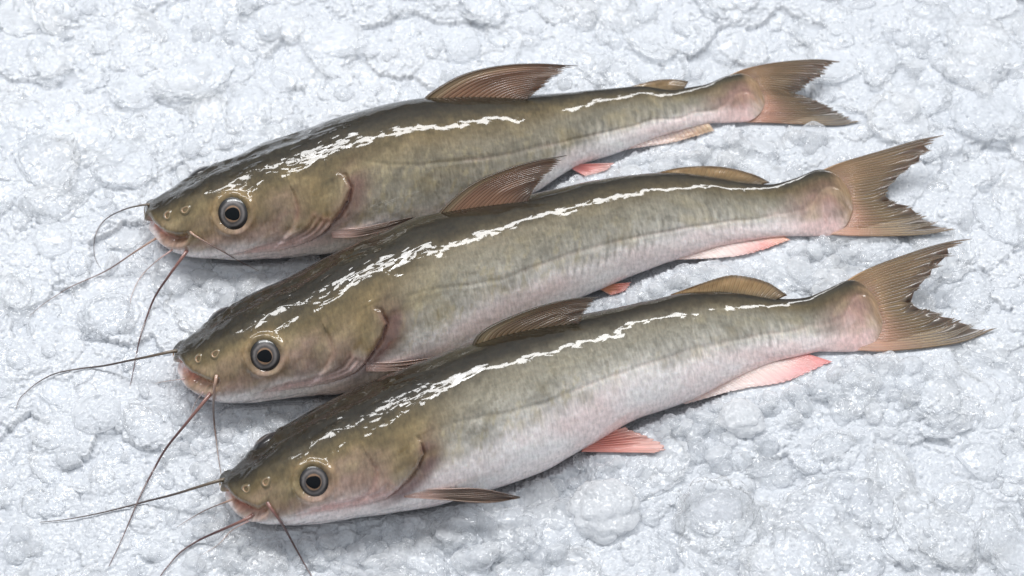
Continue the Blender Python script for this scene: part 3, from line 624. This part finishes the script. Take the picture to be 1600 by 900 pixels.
def fin_sheet(name, root, q, pl_n, base, edge, lead, trail, rays, colour, jag=0.05, bow=0.0, thick=0.0009, split=0.0, seed=0, nr=64, sub=8, lift=0.0, emerge=0.0, spine=0.0, rip=0.00022, alpha=None, par=None):
    """a rayed membrane: four border curves (base, edge, leading and trailing side) spanned as a real sheet with two faces"""
    nj = rays * sub + 1
    j = np.linspace(0, 1, nj); r = np.linspace(0, 1, nr)
    Bc, Ec = catmull(base, nj), catmull(edge, nj, par)
    Lc, Tc = catmull(lead, nr), catmull(trail, nr)
    J, Rr = np.meshgrid(j, r, indexing='ij')
    f = (J * rays) % 1.0; k = np.minimum(np.floor(J * rays), rays - 1)
    rnd = hash2(k, k * 0 + 3, seed); rn2 = hash2(k, k * 0 + 9, seed)
    cut = jag * (0.35 + 0.65 * rnd) * (np.abs(f - 0.35) * 1.55) ** 1.3 + 0.45 * jag * rn2
    cut = cut * sstep(0.0, 0.03, J) * sstep(0.0, 0.03, 1 - J)
    rr = Rr * (1 - cut * sstep(0.55, 1.0, Rr))
    # rays pull together in bundles near the tips so that gaps open between them
    kk = np.floor(J * rays / 3) * 3 + 1.5
    jj = J + split * (kk / rays - J) * sstep(0.55, 1.0, Rr) * (0.5 + hash2(kk, kk * 0 + 5, seed))
    jj = np.clip(jj, 0, 1)
    def ev(c, x):
        g = np.linspace(0, 1, len(c)); return np.stack([np.interp(x, g, c[:, i]) for i in range(2)], -1)
    b = ev(Bc, jj); e = ev(Ec, jj); l = ev(Lc, rr); t = ev(Tc, rr)
    R1 = rr[..., None]; J1 = jj[..., None]
    px = (1 - R1) * b + R1 * e + (1 - J1) * l + J1 * t - ((1 - J1) * (1 - R1) * Bc[0] + (1 - J1) * R1 * Ec[0] + J1 * (1 - R1) * Bc[-1] + J1 * R1 * Ec[-1])
    P = on_plane(px.reshape(-1, 2), q, pl_n).reshape(nj, nr, 3)
    off = rip * np.sin(2 * np.pi * J * rays) * np.sin(np.pi * np.clip(Rr * 1.05, 0, 1)) ** 0.5 + 0.0016 * fbm(J * 5 + seed, Rr * 2, seed + 2, 2) * Rr + bow * Rr ** 2
    off = off + lift * Rr + emerge * sstep(0.0, 0.22, Rr)
    P = P + off[..., None] * pl_n
    dz = np.maximum(0.0012 - P[..., 2], 0); P = P + (dz / pl_n[2] if abs(pl_n[2]) > 0.2 else dz * 0)[..., None] * pl_n
    th = thick * (1 - 0.75 * Rr) * (0.6 + 0.4 * np.cos(2 * np.pi * (J * rays - 0.5)) ** 2) + spine * np.exp(-(J / 0.035) ** 2) * (1 - 0.6 * Rr)
    th = th * (0.15 + 0.85 * sstep(0, 0.015, J) * sstep(0, 0.02, 1 - J))
    Va = P + 0.5 * th[..., None] * pl_n; Vb = P - 0.5 * th[..., None] * pl_n
    c, al = colour(J, Rr, f, k)
    ca = np.concatenate([np.clip(c, 0.004, 0.92), al[..., None]], -1).reshape(-1, 4)
    F = grid_faces(nj, nr); n0 = nj * nr
    bor = np.r_[np.arange(nr), np.arange(1, nj) * nr + nr - 1, (nj - 1) * nr + np.arange(nr - 2, -1, -1), np.arange(nj - 2, 0, -1) * nr]
    b2 = np.roll(bor, -1)
    Fs = np.vstack([F, F[:, ::-1] + n0, np.stack([bor, bor + n0, b2 + n0, b2], -1)])
    UNDER.append((Vb.reshape(-1, 3), name in ('caudal_fin', 'pectoral_fin', 'pelvic_fin', 'anal_fin')))
    return mesh_obj(name, np.vstack([Va.reshape(-1, 3), Vb.reshape(-1, 3)]), [Fs], FIN, root, np.vstack([ca, ca]))

def build_fins(f, B, root, sd):
    s = B['s']
    def station(px):
        u = (np.array(px, float) - B['S']) @ B['d']; return int(np.clip(np.searchsorted(B['u'], u), 0, NU - 1))
    # dorsal
    D = f['dorsal']; i = station(np.mean(D['base'], axis=0)); red = D['red']
    def cd_(J, R, fr, k):
        n = fbm(J * 40, R * 3, sd + 21, 3)
        c = mix(np.broadcast_to(mix(np.broadcast_to(lin(104, 88, 56), J.shape + (3,)), lin(150, 126, 88), np.full(J.shape, min(1.0, red + 0.1))), J.shape + (3,)), lin(160, 112, 86), 0.75 * red * (0.35 + 0.65 * sstep(0.03, 0.15, J)))
        c = mix(c, lin(74, 66, 58), 0.7 * sstep(0.6, 1.0, R + 0.2 * J))
        c = mix(c, lin(58, 50, 44), 0.70 * sstep(0.68, 0.98, J))
        st = np.abs(fr - 0.5) * 2
        c = mix(c, lin(62, 46, 36), 0.68 * sstep(0.45, 0.95, st + 0.6 * n) * sstep(0.1, 0.4, R))
        c = mix(c, lin(176, 158, 132), 0.40 * (1 - sstep(0.1, 0.7, st)) * sstep(0.2, 0.7, R)); c = mix(c, lin(190, 168, 132), 0.6 * np.exp(-((J - 0.09) / 0.06) ** 2) * (1 - sstep(0.3, 0.8, R)))
        c = mix(c, lin(52, 48, 42), 0.85 * np.exp(-(J / 0.025) ** 2))
        c = 0.78 * c * (1 + 0.3 * n)[..., None]
        return c, 1 - 0.30 * sstep(0.75, 1.0, R) * (1 - st)
    t = D['tip']
    fin_sheet('dorsal_fin', root, B['P'][i], B['N'][i], D['base'], t, D['lead'], [D['base'][-1], t[-1]], 19, cd_, jag=0.10, thick=0.0013, spine=0.0022, seed=sd + 1, rip=0.0002)
    # adipose
    Ad = f['adipose']; i = station(np.mean(Ad['base'], axis=0))
    def ca_(J, R, fr, k):
        n = fbm(J * 60 + R * 6, R * 3, sd + 31, 3)
        c = mix(np.broadcast_to(lin(96, 82, 58), J.shape + (3,)), lin(160, 128, 84), sstep(0.1, 0.6, R) * (0.3 + 0.7 * (1 - f['dark'] * 0.7)))
        c = mix(c, lin(92, 76, 54), sstep(0.8, 1.0, R)); c = mix(c, lin(80, 70, 54), 0.6 * sstep(0.7, 1.0, J))
        return c * (1 + 0.22 * n)[..., None], 1 - 0.15 * sstep(0.8, 1, R) * sstep(0.4, 1, J)
    fin_sheet('adipose_fin', root, B['P'][i], B['N'][i], Ad['base'], Ad['top'], [Ad['base'][0], Ad['top'][0]], [Ad['base'][-1], Ad['top'][-1]], 26, ca_, jag=0.02, thick=0.0034, seed=sd + 2, nr=28, sub=6, rip=0.00008)
    # caudal
    Cf = f['caudal']; i = int(NU * 0.965); gy = Cf['grey']
    def cc_(J, R, fr, k):
        n = fbm(J * 50, R * 2.5, sd + 41, 4); kn = hash2(k, k * 0, sd + 4)
        c = np.broadcast_to(lin(152, 124, 84), J.shape + (3,))
        c = mix(c, lin(196, 142, 126), f['tailpink'] * (0.25 + 0.75 * sstep(0.35, 0.8, J)) * (1 - sstep(0.05, 0.55 + 0.2 * gy, R + 0.1 * n)))
        c = mix(c, lin(188, 150, 134), 0.75 * (1 - sstep(0.02, 0.22, R + 0.08 * n)) * sstep(0.05, 0.3, J))
        c = mix(c, lin(112, 98, 78), 0.6 * gy * sstep(0.2, 0.6, R))
        c = mix(c, lin(50, 45, 42), (0.65 + 0.25 * gy) * sstep(0.55, 0.98, R + 0.2 * n + 0.15 * np.abs(J - 0.5)))
        st = np.abs(fr - 0.5) * 2
        c = mix(c, lin(70, 56, 42), 0.75 * sstep(0.45, 0.95, st + 0.5 * n) * sstep(0.1, 0.5, R))
        c = mix(c, lin(196, 172, 130), 0.40 * (1 - sstep(0.05, 0.6, st)) * (1 - gy * 0.6))
        ed = np.exp(-(J / 0.02) ** 2) + np.exp(-((1 - J) / 0.015) ** 2)
        c = mix(c, lin(66, 56, 44), 0.7 * np.clip(ed, 0, 1) * sstep(0.1, 0.3, R))
        c = mix(0.80 * c, c, (1 - sstep(0.1, 0.4, R))) * (1 + 0.22 * n + 0.2 * (kn - 0.5))[..., None]
        return c, 1 - 0.35 * sstep(0.55, 1.0, R) * (1 - st) * sstep(0.06, 0.12, J) * sstep(0.04, 0.1, 1 - J)
    nn = B['N'][i]
    fin_sheet('caudal_fin', root, B['P'][i] - nn * 0.0016, nn, Cf['base'], Cf['tips'], Cf['up'], Cf['low'], 32, cc_, jag=0.09 + 0.05 * Cf['gaps'], thick=0.0015, split=0.55 * Cf['gaps'], seed=sd + 3, nr=90, emerge=0.0026, rip=0.00014, spine=0.0008)
    # anal
    An = f['anal']; i = station(np.mean(An['base'], axis=0))
    def can(J, R, fr, k):
        n = fbm(J * 40, R * 3, sd + 51, 3); st = np.abs(fr - 0.5) * 2
        c = mix(np.broadcast_to(lin(234, 208, 200), J.shape + (3,)), lin(*An['tint']), sstep(0.35, 0.85, J) * sstep(0.1, 0.8, R + 0.25 * n))
        c = mix(c, lin(*An['tip']), 0.8 * sstep(0.75, 1, J))
        c = mix(c, lin(190, 120, 116), 0.16 * sstep(0.5, 1, st))
        return c * (1 + 0.2 * n)[..., None], An['alpha'] * (1 - 0.3 * sstep(0.7, 1, R))
    nn = B['N'][i] * 0.5 + np.array([0, -0.2, 1.0]) * 0.5; nn /= np.linalg.norm(nn)
    q0 = B['P'][i] - B['U'][i] * B['h'][i] * 0.55
    fin_sheet('anal_fin', root, q0, nn, An['base'], An['edge'], [An['base'][0], An['edge'][0]], [An['base'][-1], An['edge'][-1]], 22, can, jag=0.08, thick=0.001, seed=sd + 5, nr=40, rip=0.00008)
    # pelvic
    Pv = f['pelvic']; i = station(np.mean(Pv['base'], axis=0))
    def cpv(J, R, fr, k):
        n = fbm(J * 20, R * 3, sd + 61, 3); st = np.abs(fr - 0.5) * 2
        c = mix(np.broadcast_to(lin(*Pv['tint']), J.shape + (3,)), lin(*Pv['tip']), sstep(0.3, 1.0, R))
        c = mix(c, lin(150, 90, 84), 0.35 * sstep(0.45, 1, st) * sstep(0.1, 0.3, R))
        return c * (1 + 0.2 * n)[..., None], 1 - 0.35 * sstep(0.6, 1, R)
    q0 = B['P'][i] - B['U'][i] * B['h'][i] * 0.80 + B['N'][i] * B['w'][i] * 0.25
    nn = np.array([0.05, -0.25, 1.0]); nn /= np.linalg.norm(nn)
    e = Pv['edge']
    fin_sheet('pelvic_fin', root, q0, nn, Pv['base'], e, [Pv['base'][0], e[0]], [Pv['base'][-1], e[-1]], 9, cpv, jag=0.10, thick=0.0014, seed=sd + 6, nr=44, rip=0.0005, spine=0.0006)
    # pectoral
    Pc = f['pectoral']; i = station(np.mean(Pc['base'], axis=0)); dk = Pc['dark']
    def cpc(J, R, fr, k):
        n = fbm(J * 20, R * 4, sd + 71, 3); st = np.abs(fr - 0.5) * 2
        c = mix(np.broadcast_to(lin(206, 170, 158), J.shape + (3,)), lin(112, 96, 82), dk * sstep(0.12, 0.45, R))
        c = mix(c, lin(62, 56, 52), dk * sstep(0.55, 1, R))
        c = mix(c, lin(72, 60, 52), 0.4 * dk * sstep(0.5, 1, st) * sstep(0.2, 0.4, R))
        c = mix(c, lin(214, 186, 176), 0.5 * np.exp(-(J / 0.12) ** 2) * (1 - sstep(0.3, 0.7, R)))
        return c * (1 + 0.2 * n)[..., None], np.ones(J.shape)
    q0 = B['P'][i] - B['U'][i] * B['h'][i] * 0.52 + B['N'][i] * B['w'][i] * 0.98
    nn = B['N'][i] * 0.7 + np.array([0, -0.3, 0.6]); nn /= np.linalg.norm(nn)
    tip = Pc['up'][-1]
    fin_sheet('pectoral_fin', root, q0, nn, Pc['base'], [tip, (tip[0] - 3, tip[1] + 1.5)], Pc['up'], Pc['low'][:-1] + [(tip[0] - 3, tip[1] + 1.5)], 8, cpc, jag=0.03, thick=0.0022, seed=sd + 7, nr=60, rip=0.0004, spine=0.0012)

LABELS = ['darkest olive catfish lying farthest back on the ice, behind the other two',
          'middle catfish lying between the two others, long dark barbel sweeping out from its snout',
          'front catfish with the widest white belly and a bright red pelvic fin']
for k, f in enumerate(FISH):
    build_fish(f, k, LABELS[k])

# ------------------------------------------------------------------ bed of crushed ice
def axis(lo, hi, fine, far, n_far=30):
    a = np.arange(lo, hi, fine); g = np.geomspace(fine * 2, far, n_far).cumsum()
    g = g / g[-1] * far
    return np.r_[lo - g[::-1], a, a[-1] + g]
XS = axis(-0.29, 0.29, 0.00052, 0.5); YS = axis(-0.20, 0.22, 0.00052, 0.5)
GX, GY = np.meshgrid(XS, YS, indexing='ij')

# how near the fish: big rounded grains gather along their bellies
nearf = np.zeros_like(GX)
for f in FISH:
    B = f['B']; q = B['P'][40:-20:30, :2]
    d, pr, sd_ = seg_dist(GX, GY, q)
    hw = np.interp(pr, np.linspace(0, 1, len(q)), (B['h'] * 0.5 + B['w'] * 0.5)[40:-20:30])
    below = (GY < np.interp(GX, B['P'][:, 0], B['P'][:, 1])).astype(float)
    nearf = np.maximum(nearf, np.exp(-np.clip(d - hw * 0.9, 0, None) / 0.027) * (0.15 + 0.85 * below))
nearf = nearf * sstep(-0.185, -0.13, GX)
nearf = np.clip(nearf * (0.75 + 0.6 * fbm(GX / 0.03, GY / 0.03, 77, 3)), 0, 1)

wx = GX + 0.0012 * fbm(GX / 0.006, GY / 0.006, 5, 2); wy = GY + 0.0012 * fbm(GX / 0.006, GY / 0.006, 6, 2)
ga = 0.0062; fa, fa2, ax_, ay_ = voronoi(wx / ga, wy / ga, 11); ax_ = ax_ * ga; ay_ = ay_ * ga
gb = 0.0020; fb, fb2, bx_, by_ = voronoi(wx / gb, wy / gb, 12); bx_ = bx_ * gb; by_ = by_ * gb

def lumps(px, py, n, rmin, rmax, hr, seed):
    g = np.random.default_rng(seed); H = np.full(px.shape, -1.0)
    for _ in range(n):
        x, y = g.uniform(-0.32, 0.32), g.uniform(-0.23, 0.25); r = rmin + (rmax - rmin) * g.random() ** 2
        el = g.uniform(0.8, 1.25); an = g.uniform(0, np.pi); z0 = g.uniform(-0.55, 0.35) * r * hr
        i0, i1 = np.searchsorted(XS, [x - 1.5 * r, x + 1.5 * r]); j0, j1 = np.searchsorted(YS, [y - 1.5 * r, y + 1.5 * r])
        if i1 - i0 < 2 or j1 - j0 < 2: continue
        dx = px[i0:i1, j0:j1] - x; dy = py[i0:i1, j0:j1] - y
        a = (dx * np.cos(an) + dy * np.sin(an)) / el; b = (-dx * np.sin(an) + dy * np.cos(an)) * el
        q = np.hypot(a, b) / r
        h = z0 + r * hr * np.sqrt(np.clip(1 - q ** 3, 0, 1)); h = np.where(q < 1, h, -1)
        H[i0:i1, j0:j1] = np.maximum(H[i0:i1, j0:j1], h)
    return H
mx = 0.70 * bx_ + 0.30 * GX; my = 0.70 * by_ + 0.30 * GY                 # lump edges follow whole grains: scalloped
big = np.maximum(lumps(mx, my, 420, 0.010, 0.036, 0.10, 21), -0.0020)
sml = np.maximum(lumps(mx, my, 1500, 0.005, 0.013, 0.17, 24), -0.0010)
mx2 = 0.8 * ax_ + 0.2 * GX; my2 = 0.8 * ay_ + 0.2 * GY
mid = np.maximum(lumps(mx2, my2, 1500, 0.006, 0.013, 0.34, 22), -0.0012)
hb = hash2(np.round(bx_ / gb * 50), np.round(by_ / gb * 50), 31); drop = (hb < 0.985) * 1.0
smooth_h = big + 0.55 * sml + (0.00022 + 0.00025 * hb) * np.sqrt(np.clip(1 - (fb / 0.75) ** 2, 0, 1)) * drop + 0.00022 * (hb - 0.5) - 0.0009 * (1 - drop) + 0.00015 * fbm(GX / 0.0014, GY / 0.0014, 8, 2)
bead_h = 0.8 * mid + 0.5 * big + 0.0023 * np.sqrt(np.clip(1 - (fa / 0.80) ** 2, 0, 1)) + 0.0004 * np.sqrt(np.clip(1 - (fb / 0.8) ** 2, 0, 1)) - 0.001
wv = 0.004 * fbm(GX / 0.09, GY / 0.09, 9, 3)
IH_ = wv + smooth_h * (1 - nearf) + bead_h * nearf - 0.0015

# the fish press into it
cell = 0.0016
nxr, nyr = int(0.64 / cell), int(0.48 / cell)
ras = np.full((nxr, nyr), 9.0); rasf = np.full((nxr, nyr), 9.0)
for u, fin in UNDER:
    i = ((u[:, 0] + 0.32) / cell).astype(int); j = ((u[:, 1] + 0.24) / cell).astype(int)
    ok = (i >= 0) & (i < nxr) & (j >= 0) & (j < nyr)
    np.minimum.at(ras, (i[ok], j[ok]), u[ok, 2])
    if fin: np.minimum.at(rasf, (i[ok], j[ok]), u[ok, 2])
for _ in range(2):                                                        # close pin-holes
    p = np.pad(ras, 1, constant_values=9.0)
    ras = np.minimum.reduce([p[a:a + nxr, b:b + nyr] for a in (0, 1, 2) for b in (0, 1, 2)])
gi = np.clip(((GX + 0.32) / cell).astype(int), 0, nxr - 1); gj = np.clip(((GY + 0.24) / cell).astype(int), 0, nyr - 1)
inside = (np.abs(GX) < 0.31) & (GY > -0.23) & (GY < 0.23)
lim = np.where(inside, ras[gi, gj], 9.0) - 0.0008
IH_ = np.minimum(IH_, lim)
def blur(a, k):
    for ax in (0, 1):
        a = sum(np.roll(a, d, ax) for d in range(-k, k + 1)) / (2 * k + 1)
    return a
ridge = np.clip((IH_ - blur(blur(IH_, 2), 2)) / 0.00035, 0, 1)              # proud lump edges, where the glow of thin ice is painted into the colour
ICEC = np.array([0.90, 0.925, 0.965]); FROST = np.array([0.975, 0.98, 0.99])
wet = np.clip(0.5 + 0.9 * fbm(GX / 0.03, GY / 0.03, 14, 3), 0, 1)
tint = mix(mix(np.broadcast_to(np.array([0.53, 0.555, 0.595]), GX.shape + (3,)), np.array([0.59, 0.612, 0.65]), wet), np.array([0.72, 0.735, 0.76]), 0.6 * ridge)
tint = mix(tint, np.array([0.56, 0.58, 0.605]), 0.6 * nearf)             # clearer, wetter ice round the fish
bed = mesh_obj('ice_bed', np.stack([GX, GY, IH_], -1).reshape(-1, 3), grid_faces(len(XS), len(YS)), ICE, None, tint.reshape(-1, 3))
bed['kind'] = 'structure'

def ice_z(x, y):
    i = np.clip(np.searchsorted(XS, x), 0, len(XS) - 1); j = np.clip(np.searchsorted(YS, y), 0, len(YS) - 1)
    return IH_[i, j]

# ------------------------------------------------------------------ barbels
TINT = dict(dark=((104, 90, 72), (70, 58, 54)), pale=((186, 152, 132), (116, 96, 88)), pink=((222, 186, 178), (188, 166, 158)), brown=((146, 104, 94), (80, 50, 48)))
def barbel(root, pts, rpx, z0, tone, anchor, nrm, over):
    n = 120; px = catmull(pts, n); k = np.linspace(0, 1, n)
    r = rpx * 0.5 * 0.00036 * (1.12 - 0.92 * k ** 0.8) * (1 + 0.25 * np.exp(-k / 0.04))
    zb = np.interp(np.arange(n), np.arange(0, n, 4), [over(p) for p in px[::4]])
    P = at_z(px, np.full(n, 0.01)); za = anchor[2]
    for _ in range(4):
        zi = ice_z(P[:, 0], P[:, 1]); zi = np.max(np.stack([np.roll(np.pad(zi, 4, mode='edge'), d)[4:-4] for d in range(-4, 5)]), 0); zi = np.convolve(np.pad(zi, 5, mode='edge'), np.ones(11) / 11, 'valid')
        z = np.maximum(zi + r * 0.9 + 0.0006, za * (1 - sstep(0.0, 0.55, k)) + zi * sstep(0, 0.55, k) + 0.5 * r)
        z = np.maximum(z, np.where(zb > 0, zb + 0.0012, -1))
        P = at_z(px, z)
    off = anchor - nrm * 0.0008 - P[0]; P = P + off * np.exp(-k / 0.03)[:, None] * (abs(off[2]) < 0.02)
    WHISKERS.append(P[::2])
    T = np.gradient(P, axis=0); T /= np.linalg.norm(T, axis=1)[:, None]
    X = np.cross(T, np.array([0, 0, 1.0])); X /= np.linalg.norm(X, axis=1)[:, None]; Y = np.cross(X, T)
    a = np.linspace(0, 2 * np.pi, 14, endpoint=False)
    V = P[:, None] + r[:, None, None] * (np.cos(a)[None, :, None] * X[:, None] + np.sin(a)[None, :, None] * Y[:, None])
    c0, c1 = lin(*TINT[tone][0]), lin(*TINT[tone][1])
    col = mix(np.broadcast_to(c0, (n, 14, 3)), c1, np.broadcast_to(sstep(0, 0.35, k)[:, None], (n, 14)))
    mesh_obj('barbel', V.reshape(-1, 3), [grid_faces(n, 14, True)], WHISK, root, col.reshape(-1, 3))
WHISKERS = []
for f in FISH:
    for pts, rp, z0, tone in f['barbels']:
        barbel(f['root'], pts, rp, z0, tone, f['look3'](pts[0]), f['nout'](pts[0]), f['over'])

# the clear chunks one can tell apart: place, radius, label
CH = [((378, 90), 22, 'small clear ice chunk above the forehead of the farthest fish, left of its twin'),
      ((441, 118), 28, 'clear ice chunk just above the back of the farthest fish, right of a smaller one'),
      ((722, 58), 36, 'tall clear ice chunk beyond the dorsal fin of the farthest fish'),
      ((830, 36), 28, 'clear ice chunk at the top edge, beyond the tip of the farthest dorsal fin'),
      ((1140, 62), 40, 'wide clear ice chunk beyond the tail stalk of the farthest fish'),
      ((80, 368), 36, 'shiny clear ice chunk left of the farthest snout, above its long pale barbel'),
      ((152, 645), 42, 'clear ice chunk left of the thick brown barbel of the middle fish'),
      ((1382, 688), 46, 'largest clear ice chunk, below the tail of the front fish'),
      ((1532, 716), 40, 'clear ice chunk at the lower right, beside the largest one'),
      ((1552, 648), 22, 'small clear ice chunk nearest the lower right edge, above a larger one')]
BIG = [((943, 790), 62, 48, 'big white ice lump below the red pelvic fin of the front fish'),
       ((845, 775), 30, 38, 'round ice lump at the tip of the front pectoral fin'),
       ((1160, 650), 36, 30, 'frosty ice lump close under the belly of the front fish, behind its red pelvic fin')]
KEEP = np.array([[*at_z(np.array([p], float), np.array([0.004]))[0][:2], r * 0.00031] for p, r, _ in CH] + [[*at_z(np.array([p], float), np.array([0.004]))[0][:2], a * 0.00031] for p, a, b, _ in BIG])

# ------------------------------------------------------------------ loose grains and chunks of ice
def ico(sub):
    import bmesh
    bm = bmesh.new(); bmesh.ops.create_icosphere(bm, subdivisions=sub, radius=1.0)
    v = np.array([x.co[:] for x in bm.verts]); fc = np.array([[w.index for w in q.verts] for q in bm.faces]); bm.free()
    return v, fc
iv, ifc = ico(5)
def lump_shape(seed, k=46, flat=0.62, v=None, f=None, cutz=-2.0):
    """a melted clump: rounded body whose surface is made of k fused grains, so its rim is scalloped"""
    v = iv if v is None else v; f = ifc if f is None else f
    gg = np.random.default_rng(seed); q = np.arange(k)
    z = 1 - 2 * (q + 0.5) / k; a = q * 2.39996
    c = np.stack([np.sqrt(1 - z * z) * np.cos(a), np.sqrt(1 - z * z) * np.sin(a), z], 1) + gg.normal(0, 0.16, (k, 3))
    c /= np.linalg.norm(c, axis=1)[:, None]
    d = np.linalg.norm(v[:, None] - c[None], axis=2); o = np.argmin(d, 1); f1 = d[np.arange(len(v)), o]
    sz = gg.uniform(0.6, 1.3, k)[o]; R0 = 1.9 / math.sqrt(k)
    amp = gg.uniform(0.10, 0.18)
    r = 1 - amp + amp * sz * np.sqrt(np.clip(1 - (f1 / (R0 * 1.25)) ** 2, 0, 1)) + 0.30 * fbm(v[:, 0] * 1.1 + seed, v[:, 1] * 1.1 + v[:, 2], seed, 3)
    V = v * r[:, None]; V[:, 2] = flat * np.sign(V[:, 2]) * np.abs(V[:, 2]) ** 0.8
    keep = (v[:, 2] > cutz)
    if not keep.all():
        F = f[keep[f].all(1)]; used = np.unique(F); mp = np.full(len(v), -1); mp[used] = np.arange(len(used)); return V[used], mp[F]
    return V, f
v4, f4 = ico(4)
flats = [lump_shape(k, int(90 + 22 * k), 0.13 + 0.02 * (k % 4), cutz=-0.45) for k in range(8)]
shapes = [lump_shape(20 + k, int(16 + 5 * k), 0.55 + 0.05 * (k % 4), v4, f4, -0.6) for k in range(8)]
g = np.random.default_rng(5)
WK = np.vstack(WHISKERS)
VV, FF, CC, n0 = [], [], [], 0
def drop_lump(x, y, r, V, F, tl, sink):
    global n0
    i, j = np.searchsorted(XS, x), np.searchsorted(YS, y)
    V = V * r * g.uniform(0.65, 1.35, 3)
    a = g.uniform(0, 6.28); c, s_ = np.cos(a), np.sin(a)
    V = np.stack([V[:, 0] * c - V[:, 1] * s_, V[:, 0] * s_ + V[:, 1] * c, V[:, 2]], 1)
    tx, ty = g.normal(0, tl, 2)
    V[:, 2] += tx * V[:, 0] + ty * V[:, 1]
    V = V + [x, y, IH_[i, j] - sink * r]
    # stay out of the fish
    ii = np.clip(((V[:, 0] + 0.32) / cell).astype(int), 0, nxr - 1); jj = np.clip(((V[:, 1] + 0.24) / cell).astype(int), 0, nyr - 1)
    if (V[:, 2] > rasf[ii, jj] + 0.0004).any() or (V[:, 2] > ras[ii, jj] + 0.002).mean() > 0.22: return False
    if (np.hypot(KEEP[:, 0] - x, KEEP[:, 1] - y) < KEEP[:, 2] * 0.85 + r * 0.55).any(): return False
    dw = np.hypot(WK[:, 0] - x, WK[:, 1] - y)
    if (WK[dw < r, 2] < V[:, 2].max() - 0.0005).any(): return False
    w = g.random(); VV.append(V); FF.append(F + n0); n0 += len(V)
    CC.append(np.broadcast_to(ICEC * (1 - w) + FROST * w, V.shape))
    return True
cnt = tries = 0
while cnt < 1200 and tries < 20000:                                       # flat overlapping lumps over the whole bed
    tries += 1
    x, y = g.uniform(-0.30, 0.30), g.uniform(-0.20, 0.22)
    V, F = flats[g.integers(8)]
    r = 0.0040 + 0.0150 * g.random() ** 2.0
    cnt += drop_lump(x, y, r, V, F, 0.13, 0.02)
cnt = tries = 0
while cnt < 1500 and tries < 60000:                                       # rounder melted grains heaped along the bellies
    tries += 1
    x, y = g.uniform(-0.27, 0.27), g.uniform(-0.19, 0.2)
    i, j = np.searchsorted(XS, x), np.searchsorted(YS, y)
    if lim[i, j] < 5 or g.random() > nearf[i, j] ** 1.5 + 0.01: continue
    V, F = shapes[g.integers(8)]
    r = 0.0016 + 0.0048 * g.random() ** 1.8
    cnt += drop_lump(x, y, r, V, F, 0.3, 0.0)
gr = mesh_obj('ice_grains', np.vstack(VV), [np.vstack(FF)], GRAIN, None, np.vstack(CC)); gr['kind'] = 'stuff'

# clear chunks and the few big lumps one can tell apart
def clear_chunk(px, rad, label, seed, flat=0.40):
    gg = np.random.default_rng(seed)
    p = at_z(np.array([px], float), np.array([0.004]))[0]
    z = float(ice_z(p[0], p[1])); R_ = rad * 0.00031
    import bmesh
    bm = bmesh.new()
    for q in range(34):
        v = gg.normal(0, 1, 3); v /= np.linalg.norm(v)
        v = v * (1 + 0.05 * gg.normal()) * np.array([1.0, gg.uniform(0.7, 1.0), flat]) * R_
        bm.verts.new(v.tolist())
    bmesh.ops.convex_hull(bm, input=bm.verts[:])
    loose = [v for v in bm.verts if not v.link_faces]; bmesh.ops.delete(bm, geom=loose, context='VERTS')
    bmesh.ops.bevel(bm, geom=bm.edges[:], offset=R_ * 0.03, segments=1, affect='EDGES', clamp_overlap=True)
    me = bpy.data.meshes.new('ice_chunk'); bm.to_mesh(me); bm.free(); me.materials.append(CLEAR)
    o = bpy.data.objects.new('ice_chunk', me); C.objects.link(o)
    o.location = (p[0], p[1], z + 0.10 * R_); o.rotation_euler = (0, 0, gg.uniform(0, 6))
    o['label'] = label; o['category'] = 'ice'; o['group'] = 'clear chunks among the crushed ice'
for k, (px, rad, lb) in enumerate(CH):
    clear_chunk(px, rad, lb, 40 + k)
def big_lump(px, rx, ry, label, k):
    p = at_z(np.array([px], float), np.array([0.004]))[0]; z = float(ice_z(p[0], p[1]))
    V, _f = lump_shape(70 + k, 90, 0.5); cc = np.broadcast_to(FROST, V.shape)
    V = V * np.array([rx, ry * 1.12, rx]) * 0.00031 + [p[0], p[1], z + 0.0005]
    me = mesh_obj('ice_lump', V - [p[0], p[1], z], [ifc], LUMP, None, cc); me.location = (p[0], p[1], z)
    me['label'] = label; me['category'] = 'ice'; me['group'] = 'big white lumps of ice'
for k, (px, rx, ry, lb) in enumerate(BIG):
    big_lump(px, rx, ry, lb, k)
